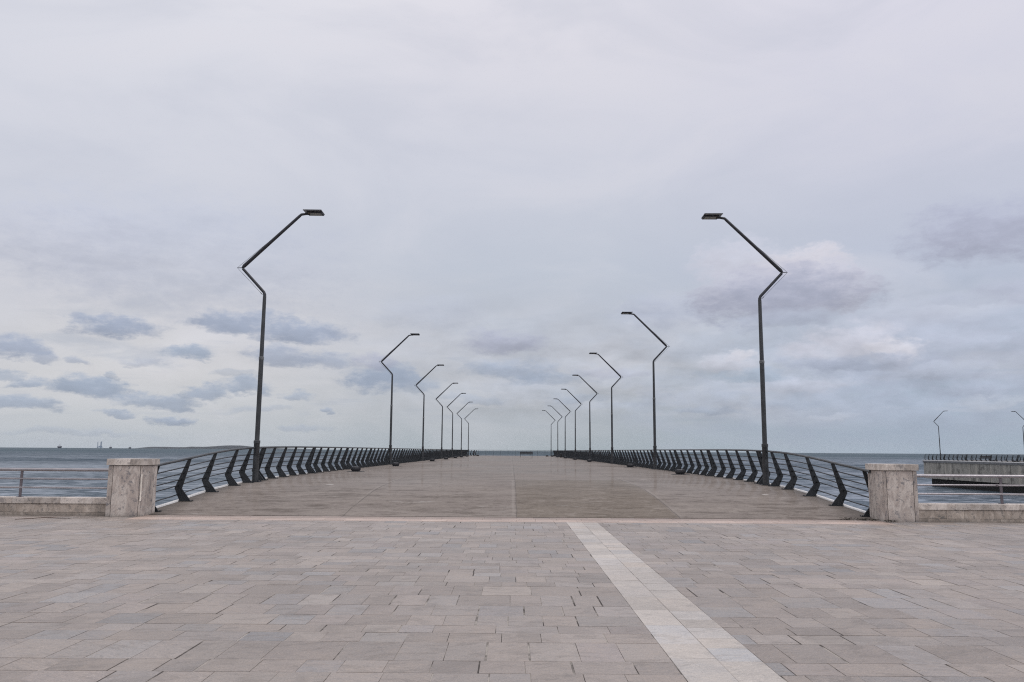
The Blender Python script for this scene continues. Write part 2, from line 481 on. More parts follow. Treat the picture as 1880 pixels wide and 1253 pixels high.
base = h.mix(h.math('MULTIPLY', h.step(fine, 0.46, 0.34), 0.4), base, (0.085, 0.074, 0.065))
edge_shade = h.step(h.math('ADD', h.math('ABSOLUTE', X), h.math('MULTIPLY', m2, 1.2)), 8.75, 9.35)
base = h.mix(h.math('MULTIPLY', edge_shade, 0.5), base, (0.085, 0.078, 0.070))  # contact shade along the railing feet, painted into the deck colour
# joints
wob = h.math('MULTIPLY', h.math('SUBTRACT', h.noise(pos, 0.8, 3, 0.5), 0.5), 0.10)


def line(coord, at, half):
    return h.step(h.math('ABSOLUTE', h.math('SUBTRACT', h.math('ADD', coord, wob), at)), half, half * 0.5)


jl = h.math('MAXIMUM', line(X, 0.14, 0.016), h.math('MAXIMUM', line(X, -4.05, 0.02), line(X, 4.08, 0.02)))
pale = h.math('MAXIMUM', line(X, 0.06, 0.045), h.math('MAXIMUM', line(X, -4.12, 0.04), line(X, 4.15, 0.04)))
brk = h.step(h.noise(h.vmath('MULTIPLY', pos, (1, 0.5, 1)), 0.9, 3, 0.5), 0.42, 0.58)
cross = None
for yj in (29.6, 45.0, 62.0, 80.0, 100.0, 122.0, 146.0):
    q = line(Y, yj, 0.05 if yj < 40 else 0.12)
    cross = q if cross is None else h.math('MAXIMUM', cross, q)
base = h.mix(h.math('MULTIPLY', h.math('MULTIPLY', pale, brk), 0.22), base, (0.38, 0.35, 0.32))
base = h.mix(h.math('MULTIPLY', h.math('MAXIMUM', jl, cross), 0.55), base, (0.10, 0.092, 0.085))
# bird lime and chalky scuffs towards the railings
vo = h.n('ShaderNodeTexVoronoi', feature='F1')
h.put(vo.inputs['Vector'], h.vmath('ADD', h.vmath('MULTIPLY', pos, (0.9, 0.9, 1)), h.vmath('SCALE', h.noise(pos, 3.0, 4, 0.6, color=True), scale=0.5)))
vo.inputs['Scale'].default_value = 1.0
vr = h.xyz(vo.outputs['Color'])[0]
spot = h.math('MULTIPLY', h.step(vo.outputs['Distance'], 0.15, 0.09), h.math('GREATER_THAN', vr, 0.72))
spot = h.math('MULTIPLY', spot, h.step(h.math('ABSOLUTE', X), 2.5, 5.5))
base = h.mix(h.math('MULTIPLY', spot, 0.55), base, (0.60, 0.58, 0.55))
sc2 = h.noise(h.vmath('MULTIPLY', pos, (0.8, 3.0, 1)), 1.2, 6, 0.7, dist=1.0)
base = h.mix(h.math('MULTIPLY', h.step(sc2, 0.62, 0.70), 0.45), base, (0.42, 0.40, 0.38))
h.put(p.inputs['Base Color'], base)
wet = h.noise(h.vmath('MULTIPLY', pos, (0.25, 0.12, 1)), 1.0, 4, 0.5)
rg = h.step(wet, 0.35, 0.65, 0.19, 0.10)
df = h.n('ShaderNodeBsdfDiffuse')
h.put(df.inputs['Color'], base)
gl = h.n('ShaderNodeBsdfGlossy')
h.put(gl.inputs['Roughness'], rg)
lw = h.n('ShaderNodeLayerWeight')
lw.inputs['Blend'].default_value = 0.5
fr = h.math('MULTIPLY', h.math('POWER', lw.outputs['Facing'], 13.0), h.step(wet, 0.35, 0.65, 0.17, 0.31))
mx = h.n('ShaderNodeMixShader')
h.put(mx.inputs[0], fr)
h.t.links.new(df.outputs[0], mx.inputs[1])
h.t.links.new(gl.outputs[0], mx.inputs[2])
h.t.links.new(mx.outputs[0], [n_ for n_ in h.t.nodes if n_.type == 'OUTPUT_MATERIAL'][0].inputs[0])
h.t.nodes.remove(p)

M_edge = plain('pale deck nosing', (0.66, 0.65, 0.64), 0.7, 0.10, 2.0)

M_slabedge = plain('grey slab edge', (0.13, 0.135, 0.145), 0.8, 0.15, 1.0)

# stained concrete of the pier sides
M_conc, h, p = new_mat('stained pier concrete')
pos = h.n('ShaderNodeNewGeometry').outputs['Position']
X, Y, Z = h.xyz(pos)
st = h.noise(h.vmath('MULTIPLY', pos, (1.0, 1.0, 0.05)), 1.0, 7, 0.75)
b = h.noise(pos, 0.6, 5, 0.6)
cc = h.mix(h.step(b, 0.35, 0.65), (0.24, 0.23, 0.21), (0.31, 0.30, 0.275))
cc = h.mix(h.math('MULTIPLY', h.step(h.math('MULTIPLY_ADD', b, 0.7, h.math('MULTIPLY', st, 0.6)), 0.64, 0.78), 0.8), cc, (0.085, 0.082, 0.075))
cc = h.mix(h.math('MULTIPLY', h.step(st, 0.46, 0.40), 0.5), cc, (0.42, 0.39, 0.34))
pn = h.math('FRACT', h.math('DIVIDE', Y, 5.6))
cc = h.mix(h.math('MULTIPLY', h.math('LESS_THAN', pn, 0.03), 0.5), cc, (0.06, 0.057, 0.052))
h.put(p.inputs['Base Color'], cc)
p.inputs['Roughness'].default_value = 0.9
M_undershade = plain('shaded underdeck', (0.010, 0.010, 0.010), 0.9)  # near-black colour stands in for the shade under the piers

# sea: choppy facets given straight to the normal so that distance does not flatten them
M_sea, h, p = new_mat('sea water')
pos = h.n('ShaderNodeNewGeometry').outputs['Position']
s1 = h.vmath('SUBTRACT', h.noise(h.vmath('MULTIPLY', pos, (0.75, 1.15, 1)), 0.30, 5, 0.62, dist=0.4, color=True), (0.5, 0.5, 0.5))
s2 = h.vmath('SUBTRACT', h.noise(h.vmath('MULTIPLY', pos, (0.8, 1.1, 1)), 1.6, 5, 0.65, color=True), (0.5, 0.5, 0.5))
s3 = h.vmath('SUBTRACT', h.noise(pos, 0.045, 3, 0.5, color=True), (0.5, 0.5, 0.5))
gust = h.noise(h.vmath('MULTIPLY', pos, (0.0016, 0.0052, 1)), 1.0, 4, 0.55, dist=0.8)
gust2 = h.noise(h.vmath('MULTIPLY', pos, (0.010, 0.022, 1)), 1.0, 5, 0.6, dist=0.5)
amp = h.math('MULTIPLY', h.step(gust, 0.35, 0.66, 0.65, 1.35), h.step(gust2, 0.3, 0.7, 0.8, 1.2))
sl = h.vmath('ADD', h.vmath('SCALE', s1, scale=0.85), h.vmath('SCALE', s2, scale=0.75))
sl = h.vmath('ADD', sl, h.vmath('SCALE', s3, scale=0.25))
sl = h.vmath('SCALE', sl, scale=amp)
sx, sy, sz = h.xyz(sl)
nrm = h.vmath('NORMALIZE', h.comb(sx, sy, 1.0))
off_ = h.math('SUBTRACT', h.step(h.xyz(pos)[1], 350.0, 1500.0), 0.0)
c1 = h.noise(h.vmath('MULTIPLY', pos, (0.26, 0.50, 1)), 1.0, 7, 0.72, dist=0.5)
c2 = h.noise(h.vmath('MULTIPLY', pos, (0.055, 0.10, 1)), 1.0, 6, 0.65, dist=0.5)
c3 = h.noise(h.vmath('MULTIPLY', pos, (0.012, 0.024, 1)), 1.0, 5, 0.65, dist=0.5)
crest = h.math('ADD', h.math('MULTIPLY', c1, 0.64), h.math('ADD', h.math('MULTIPLY', c2, 0.22), h.math('MULTIPLY', c3, 0.14)))
bc = h.mix(h.step(crest, 0.44, 0.57), (0.030, 0.050, 0.068), (0.105, 0.132, 0.162))
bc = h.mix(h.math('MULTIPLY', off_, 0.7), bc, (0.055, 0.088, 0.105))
bc = h.mix(h.math('MULTIPLY', h.step(gust2, 0.5, 0.72), 0.35), bc, (0.135, 0.150, 0.185))
df = h.n('ShaderNodeBsdfDiffuse')
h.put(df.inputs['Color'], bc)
h.t.links.new(nrm, df.inputs['Normal'])
gl = h.n('ShaderNodeBsdfGlossy')
gl.inputs['Roughness'].default_value = 0.22
gl.inputs['Color'].default_value = (0.93, 0.96, 1.0, 1)
h.t.links.new(nrm, gl.inputs['Normal'])
mx = h.n('ShaderNodeMixShader')
fac = h.math('MULTIPLY', h.step(crest, 0.43, 0.58, 0.06, 0.29), h.step(gust, 0.36, 0.64, 0.75, 1.7))
fac = h.math('MULTIPLY', fac, h.math('SUBTRACT', 1.0, h.math('MULTIPLY', off_, 0.45)))
sp_ = h.vmath('LENGTH', h.vmath('MULTIPLY', h.vmath('SUBTRACT', pos, (-190.0, 250.0, SEA_Z)), (1 / 190.0, 1 / 120.0, 0.0)))
slick = [n_ for n_ in h.t.nodes if n_.type == 'VECT_MATH' and n_.operation == 'LENGTH'][0].outputs['Value']
fac = h.math('ADD', fac, h.math('MULTIPLY', h.step(h.math('ADD', slick, h.math('MULTIPLY', c2, 0.8)), 1.5, 0.7), 0.16))
h.put(mx.inputs[0], fac)
h.t.links.new(df.outputs[0], mx.inputs[1])
h.t.links.new(gl.outputs[0], mx.inputs[2])
h.t.links.new(mx.outputs[0], [n_ for n_ in h.t.nodes if n_.type == 'OUTPUT_MATERIAL'][0].inputs[0])
h.t.nodes.remove(p)

# far island
M_isl = plain('scrub hillside', (0.030, 0.040, 0.052), 0.95, 0.3, 0.01)


# ------------------------------------------------------------------ mesh helpers
def tag(o, label=None, cat=None, group=None, kind=None):
    if label: o['label'] = label
    if cat: o['category'] = cat
    if group: o['group'] = group
    if kind: o['kind'] = kind
    return o


def link(name, bm, mats, parent=None, smooth=False, loc=None):
    me = bpy.data.meshes.new(name)
    bmesh.ops.recalc_face_normals(bm, faces=bm.faces)
    bm.to_mesh(me)
    bm.free()
    if smooth:
        me.polygons.foreach_set('use_smooth', [True] * len(me.polygons))
        me.set_sharp_from_angle(angle=radians(40))
    for m in (mats if isinstance(mats, (list, tuple)) else [mats]):
        me.materials.append(m)
    o = bpy.data.objects.new(name, me)
    COL.objects.link(o)
    if parent: o.parent = parent
    if loc: o.location = loc
    return o


def empty(name, loc=(0, 0, 0)):
    o = bpy.data.objects.new(name, None)
    o.location = loc
    COL.objects.link(o)
    return o


def copy_tree(o, parent=None):
    c = o.copy()
    COL.objects.link(c)
    c.parent = parent
    for ch in list(o.children):
        copy_tree(ch, c)
    return c


def bbox(bm, x0, x1, y0, y1, z0, z1, mi=0, bevel=0.0):
    vs = [bm.verts.new((x, y, z)) for z in (z0, z1) for y in (y0, y1) for x in (x0, x1)]
    fs = []
    for q in ((0, 1, 3, 2), (4, 5, 7, 6), (0, 1, 5, 4), (1, 3, 7, 5), (3, 2, 6, 7), (2, 0, 4, 6)):
        f = bm.faces.new([vs[i] for i in q])
        f.material_index = mi
        fs.append(f)
    if bevel:
        es = list({e for f in fs for e in f.edges})
        r = bmesh.ops.bevel(bm, geom=es, offset=bevel, segments=2, affect='EDGES', profile=0.6)
        for f in r['faces']:
            f.material_index = mi
    return vs


def tube(bm, pts, rad, n=8, mi=0, caps=True):
    """sweep a circle along a polyline; rad a number or one per point"""
    pts = [Vector(q) for q in pts]
    rr = rad if isinstance(rad, (list, tuple)) else [rad] * len(pts)
    rings = []
    prev = None
    for i, q in enumerate(pts):
        a = pts[max(0, i - 1)]
        b_ = pts[min(len(pts) - 1, i + 1)]
        t_ = (b_ - a).normalized()
        if prev is None:
            ref = Vector((0, 0, 1)) if abs(t_.z) < 0.9 else Vector((0, 1, 0))
            nx = t_.cross(ref).normalized()
        else:
            nx = (prev - t_ * prev.dot(t_)).normalized()
        prev = nx
        ny = t_.cross(nx)
        rings.append([bm.verts.new(q + nx * rr[i] * cos(2 * pi * k / n) + ny * rr[i] * sin(2 * pi * k / n)) for k in range(n)])
    for A_, B_ in zip(rings, rings[1:]):
        for k in range(n):
            f = bm.faces.new((A_[k], A_[(k + 1) % n], B_[(k + 1) % n], B_[k]))
            f.material_index = mi
    if caps:
        for R in (rings[0], rings[-1]):
            bm.faces.new(R).material_index = mi


def lathe(bm, prof, n=20, mi=0, cx=0, cy=0):
    rings = []
    for r, z in prof:
        rings.append([bm.verts.new((cx + r * cos(2 * pi * k / n), cy + r * sin(2 * pi * k / n), z)) for k in range(n)])
    for A_, B_ in zip(rings, rings[1:]):
        for k in range(n):
            bm.faces.new((A_[k], A_[(k + 1) % n], B_[(k + 1) % n], B_[k])).material_index = mi
    bm.faces.new(rings[0]).material_index = mi
    bm.faces.new(rings[-1]).material_index = mi


def prism_xz(bm, poly, y0, y1, mi=0):
    A_ = [bm.verts.new((x, y0, z)) for x, z in poly]
    B_ = [bm.verts.new((x, y1, z)) for x, z in poly]
    n = len(poly)
    bm.faces.new(A_).material_index = mi
    bm.faces.new(B_[::-1]).material_index = mi
    for k in range(n):
        bm.faces.new((A_[k], A_[(k + 1) % n], B_[(k + 1) % n], B_[k])).material_index = mi


# ------------------------------------------------------------------ ground levels
KN = [(19.0, 0.0), (19.6, 0.008), (20.5, 0.10), (21.5, 0.205), (23.4, 0.355), (25.2, 0.455), (27.0, 0.505), (29.3, 0.535),
      (32.0, 0.552), (40.0, 0.558), (100.0, 0.535), (140.0, 0.51), (180.0, 0.50)]


def zraw(y):
    if y <= KN[0][0]: return 0.0
    for (a, za), (b_, zb) in zip(KN, KN[1:]):
        if y <= b_:
            return za + (zb - za) * (y - a) / (b_ - a)
    return KN[-1][1]


def zdeck(y):
    if y < 19.9:
        return zraw(y)
    wdt = 0.7 if y < 34 else 2.0
    wdt = min(wdt, y - 19.7)
    return sum(zraw(y + k * wdt / 3) for k in (-3, -2, -1, 0, 1, 2, 3)) / 7


SEA_Z = -4.6

# ------------------------------------------------------------------ sea
bm = bmesh.new()
R = 9500
vs = [bm.verts.new(q) for q in ((-R, -R, SEA_Z), (R, -R, SEA_Z), (R, R, SEA_Z), (-R, R, SEA_Z))]
bm.faces.new(vs)
tag(link('sea', bm, M_sea), kind='structure')

# ------------------------------------------------------------------ plaza
def slab(bm, x0, x1, y0, y1, z, gap, gaps=None, mi=0, tilt=0.0012):
    gx0, gx1, gy0, gy1 = gaps if gaps else (gap, gap, gap, gap)
    a, b_, c_, d_ = x0 + gx0, x1 - gx1, y0 + gy0, y1 - gy1
    tz = [z + random.uniform(-tilt, tilt) for _ in range(4)]
    top = [bm.verts.new(q) for q in ((a, c_, tz[0]), (b_, c_, tz[1]), (b_, d_, tz[2]), (a, d_, tz[3]))]
    e = 0.003
    bot = [bm.verts.new(q) for q in ((a - e, c_ - e, z - 0.03), (b_ + e, c_ - e, z - 0.03), (b_ + e, d_ + e, z - 0.03), (a - e, d_ + e, z - 0.03))]
    bm.faces.new(top).material_index = mi
    for k in range(4):
        bm.faces.new((top[k], bot[k], bot[(k + 1) % 4], top[(k + 1) % 4])).material_index = mi


def gaps():
    g = [random.uniform(0.0016, 0.0038) for _ in range(4)]
    for k in range(4):
        wv = 0.22 if k < 2 else 0.06
        if random.random() < wv:
            g[k] = random.uniform(0.006, 0.016) if k < 2 else random.uniform(0.004, 0.009)
    return g


PX, PY0 = 27.0, -5.0
SX0, SX1 = 1.25, 1.95                   # the pale stripe
BAND0, BAND1 = 18.36, 19.56
bm = bmesh.new()
y = BAND0
while y > PY0:
    dpt = random.choice((0.30, 0.34, 0.42, 0.45, 0.50, 0.60))
    y0 = y - dpt
    for lo, hi in ((-PX, SX0), (SX1, PX)):
        x = lo + random.uniform(-0.3, 0)
        x = lo
        first = True
        while x < hi - 0.001:
            wd = random.choice((0.30, 0.33, 0.34, 0.36, 0.38, 0.40, 0.46, 0.56))
            if first: wd *= random.uniform(0.3, 1.0)
            first = False
            x1 = x + wd
            if hi - x1 < 0.14: x1 = hi
            if random.random() < 0.10 and dpt > 0.6:
                ys = y0 + dpt * random.choice((0.5, 0.4))
                slab(bm, x, x1, y0, ys, random.uniform(-0.0015, 0.0015), 0, gaps())
                slab(bm, x, x1, ys, y, random.uniform(-0.0015, 0.0015), 0, gaps())
            else:
                slab(bm, x, x1, y0, y, random.uniform(-0.0015, 0.0015), 0, gaps())
            x = x1
    y = y0
YEND = y
tag(link('plaza_paving', bm, M_pave), kind='structure')

bm = bmesh.new()
for c0, c1 in ((SX0, (SX0 + SX1) / 2 + 0.01), ((SX0 + SX1) / 2 + 0.01, SX1)):
    y = BAND0 - 0.004
    while y > YEND:
        dpt = random.choice((0.34, 0.42, 0.42, 0.48, 0.72)) if y < 10 else random.choice((0.34, 0.42, 0.48))
        slab(bm, c0, c1, y - dpt, y, random.uniform(-0.0005, 0.0012) + 0.0006, 0, [random.uniform(0.001, 0.004) for _ in range(4)])
        y -= dpt
tag(link('paving_stripe', bm, M_stripe), kind='structure')

bm = bmesh.new()
for y0, y1 in ((BAND0, BAND0 + 0.42), (BAND0 + 0.42, BAND0 + 0.84), (BAND0 + 0.84, BAND1)):
    x = -8.72
    while x < 8.72:
        x1 = min(8.72, x + random.uniform(0.36, 0.62))
        slab(bm, x, x1, y0, y1, 0.002 + random.uniform(-0.001, 0.002), 0, [random.uniform(0.001, 0.004) for _ in range(4)])
        x = x1
tag(link('paving_band', bm, M_band), kind='structure')

# the strip of plaza beside the pier mouth, up to the walls
bm = bmesh.new()
for lo, hi in ((-PX, -8.72), (8.72, PX)):
    for y0, y1 in ((BAND0, BAND0 + 0.5), (BAND0 + 0.5, BAND0 + 1.2)):
        x = lo
        while x < hi - 0.001:
            x1 = x + random.uniform(0.34, 0.66)
            if hi - x1 < 0.14: x1 = hi
            slab(bm, x, x1, y0, y1, random.uniform(-0.0015, 0.0015), 0, gaps())
            x = x1
tag(link('plaza_edge_paving', bm, M_pave), kind='structure')

bm = bmesh.new()
bbox(bm, -60, 60, -40, 19.585, -7.0, -0.0035)
tag(link('plaza_ground', bm, [M_bed]), kind='structure')

# ------------------------------------------------------------------ pier deck
EDGE = 8.80


def deck_edge_x(y, side):
    """half-width of the main pier; its far left corner is cut back"""
    if side < 0 and y > 160.3:
        return -(EDGE - 0.31 * (y - 160.3))
    return side * (EDGE + 0.17 * max(0.0, min(1.0, (21.4 - y) / 1.5)))


PIER_END = 166.5


def build_pier(name, cx, y_start, y_end, zf, cut, own=None):
    bm = bmesh.new()
    ys = []
    y = y_start
    while y < y_end:
        ys.append(y)
        y += 0.25 if y < 34 else (3.0 if y < 157 else 0.55)
    ys.append(y_end)
    rows = []
    for y in ys:
        z = zf(y)
        xl = cx + (deck_edge_x(y, -1) if cut else -EDGE)
        xr = cx + (deck_edge_x(y, 1) if cut else EDGE)
        prof = [(xl - 0.11, z - 0.45), (xl - 0.11, z - 0.10), (xl - 0.11, z + 0.030), (xl - 0.01, z + 0.030), (xl, z)] + [(xl + (xr - xl) * k / 8, z) for k in range(1, 8)] + \
               [(xr, z), (xr + 0.01, z + 0.030), (xr + 0.11, z + 0.030), (xr + 0.11, z - 0.10), (xr + 0.11, z - 0.45)]
        rows.append([bm.verts.new((px_, y, pz_)) for px_, pz_ in prof])
    for A_, B_ in zip(rows, rows[1:]):
        for k in range(len(A_) - 1):
            f = bm.faces.new((A_[k], A_[k + 1], B_[k + 1], B_[k]))
            f.material_index = 2 if k in (0, len(A_) - 2) else (1 if k < 4 or k >= len(A_) - 5 else 0)
    for R_ in (rows[-1],):
        bm.faces.new(R_).material_index = 2
    o = link(name, bm, [M_deck, M_edge, M_slabedge])
    bm = bmesh.new()
    zb = -3.15
    for xa, xb in ((-EDGE + 0.02, -EDGE + 0.5), (EDGE - 0.5, EDGE - 0.02)):
        bbox(bm, cx + xa, cx + xb, y_start + 0.5, y_end - 1.5, zb, 0.0)
    bbox(bm, cx - EDGE + 0.02, cx + EDGE - 0.02, y_end - 1.5, y_end - 0.05, zb, 0.0)
    link('fascia', bm, M_conc, o)
    bm = bmesh.new()
    bbox(bm, cx - EDGE + 0.55, cx + EDGE - 0.55, y_start + 0.4, y_end - 1.55, zb + 0.05, -0.3)
    bbox(bm, cx - EDGE + 0.6, cx + EDGE - 0.6, y_start + 0.4, y_end - 1.6, -7.0, zb + 0.02)
    link('foundation', bm, M_undershade, o)
    return o


pier = build_pier('pier', 0.0, 19.59, PIER_END, zdeck, True)
tag(pier, 'long broad pier with screeded deck running straight out from the paved plaza', 'pier')

# second pier to the right
P2X, P2Z, P2END = 88.6, 0.30, 156.0
pier2 = build_pier('pier', P2X, 19.59, P2END, lambda y: P2Z, False)
tag(pier2, 'stained concrete pier across the water at the right edge of the view', 'pier')

# ------------------------------------------------------------------ railings of the piers
PLATE = [(0.0, 0.004), (0.30, 0.004), (0.45, 0.34), (0.134, 1.105), (0.048, 1.105), (0.256, 0.33)]
RAILS = [(0.177, 0.907), (0.232, 0.74), (0.297, 0.572), (0.362, 0.41), (0.352, 0.172)]


def post_mesh(side):
    """bent steel fin; origin at the inner toe, leaning outwards"""
    bm = bmesh.new()
    prism_xz(bm, [(side * a, z) for a, z in PLATE], -0.014, 0.014)
    # stiffening flange behind the plate and the foot plate with bolts
    x0, x1 = sorted((side * -0.05, side * 0.34))
    bbox(bm, x0, x1, -0.07, 0.07, 0.0, 0.014)
    for a in (-0.03, 0.32):
        for yy in (-0.045, 0.045):
            lathe(bm, [(0.012, 0.012), (0.012, 0.035)], 6, 0, side * a, yy)
    for a, z in RAILS:                                   # sleeves that hold the bars
        tube(bm, [(side * a, -0.05, z), (side * a, 0.05, z)], 0.026, 8)
    bmesh.ops.recalc_face_normals(bm, faces=bm.faces)
    me = bpy.data.meshes.new('post')
    bm.to_mesh(me)
    bm.free()
    me.materials.append(M_rail)
    return me


PM = {1: post_mesh(1), -1: post_mesh(-1)}


def post_ys(y_end, near=True, start=20.0):
    out = []
    if near:
        out = [20.0, 21.55, 23.4, 25.25, 26.55]
        y, k = 27.85, 0
    else:
        y, k = start, 0
    while y < y_end - 0.3:
        out.append(y)
        if k % 5 == 0 and y + 0.24 < y_end:
            out.append(y + 0.24)
        y += 1.43
        k += 1
    return out


def side_railing(side, ys, toe, zf, y0, y1, label, step_near=0.5, cat='railing', group=None):
    """toe(y): x of the posts' inner toe"""
    t_ = empty('pier_railing', (toe(y0), y0, zf(y0)))
    tag(t_, label, cat, group or 'dark bent-post railings along the piers')
    ox_, oy_, oz_ = t_.location
    first = ys[:100]
    for y in first:
        o = bpy.data.objects.new('post', PM[side])
        COL.objects.link(o)
        o.parent = t_
        o.location = (toe(y) - ox_, y - oy_, zf(y) - oz_)
    if len(ys) > 100:
        bm = bmesh.new()
        for y in ys[100:]:
            tmp = bmesh.new()
            tmp.from_mesh(PM[side])
            bmesh.ops.translate(tmp, verts=tmp.verts, vec=(toe(y) - ox_, y - oy_, zf(y) - oz_))
            m2 = bpy.data.meshes.new('tmp')
            tmp.to_mesh(m2)
            bm.from_mesh(m2)
            tmp.free()
            bpy.data.meshes.remove(m2)
        o = link('far_posts', bm, M_rail, t_)
        o['kind'] = 'stuff'
    path = []
    y = y0
    while y < y1:
        path.append(y)
        y += step_near if (y < 36 or y > 158) else 4.0
    path.append(y1)
    P = lambda a, z, y: (toe(y) + side * a - ox_, y - oy_, zf(y) + z - oz_)
    bm = bmesh.new()
    tube(bm, [P(0.092, 1.128, y) for y in path], 0.033, 10)
    link('handrail', bm, M_handrail, t_, smooth=True)
    for a, z in RAILS:
        bm = bmesh.new()
        tube(bm, [P(a, z, y) for y in path], 0.0165, 8)
        link('bar', bm, M_rail, t_, smooth=True)
    return t_


def end_railing(x0, x1, y, z, label):
    """railing across a pier's end; fins lean out to sea"""
    t_ = empty('pier_railing', (x0, y, z))
    tag(t_, label, 'railing', 'dark bent-post railings along the piers')
    n = int((x1 - x0) / 1.43)
    for k in range(n + 1):
        o = bpy.data.objects.new('post', PM[1])
        COL.objects.link(o)
        o.parent = t_
        o.location = ((x1 - x0) * k / n, 0, 0)
        o.rotation_euler = (0, 0, pi / 2)
    bm = bmesh.new()
    tube(bm, [(-0.1, 0.092, 1.128), (x1 - x0 + 0.1, 0.092, 1.128)], 0.033, 10)
    link('handrail', bm, M_handrail, t_, smooth=True)
    for a, zz in RAILS:
        bm = bmesh.new()
        tube(bm, [(-a, a, zz), (x1 - x0 + a, a, zz)], 0.0165, 8)
        link('bar', bm, M_rail, t_, smooth=True)


TOE = 8.50
flare = lambda y: 0.17 * max(0.0, min(1.0, (21.4 - y) / 1.5))
toeL = lambda y: deck_edge_x(y, -1) + 0.30
toeR = lambda y: TOE + flare(y)
side_railing(-1, post_ys(166.0), toeL, zdeck, 19.7, 166.1, 'dark metal railing of bent posts along the left side of the long pier')
side_railing(1, post_ys(166.0), toeR, zdeck, 19.7, 166.1, 'dark metal railing of bent posts along the right side of the long pier')
end_railing(toeL(165.9), TOE, PIER_END - 0.45, zdeck(166.0), 'far railing across the sea end of the long pier')

z2 = lambda y: P2Z
side_railing(-1, post_ys(155.5, False, 155.4 - 1.43 * 90), lambda y: P2X - TOE, z2, 22.0, 155.6,
             'dark railing on the near side of the concrete pier at the right edge')
side_railing(1, post_ys(155.5, False, 155.4 - 1.43 * 60), lambda y: P2X + TOE, z2, 69.0, 155.6,
             'dark railing on the far side of the concrete pier at the right edge')
end_railing(P2X - TOE, P2X + TOE, P2END - 0.45, P2Z, 'short railing across the sea end of the right-hand concrete pier')


# ------------------------------------------------------------------ lamp posts
def make_lamp(side):
    """zigzag mast; side -1 stands on the left edge with its arm reaching right"""
    s = -side                                  # direction the head points
    t_ = empty('lamp_post')
    bm = bmesh.new()
    bbox(bm, -0.19, 0.19, -0.19, 0.19, 0.0, 0.022, bevel=0.004)
    for a in (-0.14, 0.14):
        for b_ in (-0.14, 0.14):
            lathe(bm, [(0.022, 0.02), (0.022, 0.05), (0.012, 0.05), (0.012, 0.075)], 6, 0, a, b_)
    link('base_plate', bm, M_arm, t_)
    bm = bmesh.new()
    lathe(bm, [(0.098, 0.022), (0.096, 1.36), (0.100, 1.365)], 20)
    lathe(bm, [(0.079, 1.365), (0.077, 4.18)], 20)
    lathe(bm, [(0.070, 4.18), (0.058, 6.30)], 20)
    bbox(bm, -0.05, 0.05, -0.104, -0.09, 0.45, 0.85, bevel=0.003)           # service hatch
    link('pole', bm, M_pole, t_, smooth=True)
    for z, r in ((1.32, 0.108), (4.15, 0.086)):
        bm = bmesh.new()
        lathe(bm, [(r - 0.01, z - 0.055), (r, z - 0.045), (r, z + 0.045), (r - 0.012, z + 0.055)], 20)
        tube(bm, [(0, -r + 0.01, z), (0, -r - 0.03, z)], 0.016, 6)
        link('collar', bm, M_tip if z > 2 else M_pole, t_, smooth=True)
    bm = bmesh.new()
    E1, E2, E3 = Vector((0, 0, 6.40)), Vector((-0.825 * s, 0, 7.29)), Vector((1.13 * s, 0, 9.22))
    EN = Vector((1.32 * s, 0, 9.25))
    tube(bm, [(0, 0, 6.26), (0, 0, 6.36), (-0.03 * s, 0, 6.44), E2 + Vector((0.03 * s, 0, -0.03))], [0.056, 0.054, 0.050, 0.046], 14)
    up = (E3 - E2).normalized()
    tube(bm, [E2 + Vector((0.0, 0, -0.015)), E2 + up * 0.09, E3 - up * 0.1, E3, EN, EN + Vector((0.10 * s, 0, 0.0))],
         [0.028, 0.064, 0.050, 0.046, 0.040, 0.038], 14)
    link('arm', bm, M_arm, t_, smooth=True)
    TIP = E2 + Vector((-0.165 * s, 0, 0.0))
    bm = bmesh.new()
    tube(bm, [E2, TIP], [0.016, 0.010], 8)
    link('spike', bm, M_arm, t_)
    bm = bmesh.new()
    tube(bm, [TIP, Vector((-0.12 * s, 0, 6.40)), Vector((-0.04 * s, 0, 6.33))], 0.0055, 5)
    tube(bm, [TIP, E2 + (E3 - E2) * 0.48 + Vector((-0.03 * s, 0, 0.045))], 0.0055, 5)
    tube(bm, [Vector((-0.15 * s, 0, 6.43)), Vector((-0.09 * s, 0, 6.37))], 0.014, 6)
    link('stay_wire', bm, M_wire, t_)
    # head: thin cover plate over a shallow glazed box
    x0, x1 = sorted((1.24 * s, 1.88 * s))
    bm = bmesh.new()
    c = 0.07
    zz = 9.31
    pl_ = [(x0, -0.27), (x1, -0.27), (x1, 0.27), (x0, 0.27)]
    bbox(bm, x0, x1, -0.27, 0.27, zz, zz + 0.022, bevel=0.007)
    hd = link('cover', bm, M_headpl, t_)
    bm = bmesh.new()
    x2, x3 = sorted((1.34 * s, 1.87 * s))
    bbox(bm, x2, x3, -0.14, 0.25, zz - 0.060, zz - 0.003, bevel=0.015)
    for b_ in (-0.27, 0.262):
        bbox(bm, x0, x1, b_, b_ + 0.008, zz - 0.02, zz + 0.02)
    xx = x1 if s > 0 else x0
    bbox(bm, xx - 0.006, xx + 0.006, -0.25, 0.25, zz - 0.022, zz - 0.002)
    tube(bm, [Vector((1.30 * s, 0, 9.25)), Vector((1.42 * s, 0, 9.25))], 0.045, 10)
    hb = link('lamp_head', bm, M_arm, t_)
    bm = bmesh.new()
    bbox(bm, min(x2, x3) + 0.05, max(x2, x3) - 0.05, -0.105, 0.215, zz - 0.066, zz - 0.058)
    link('lens', bm, M_lens, hb)
    return t_


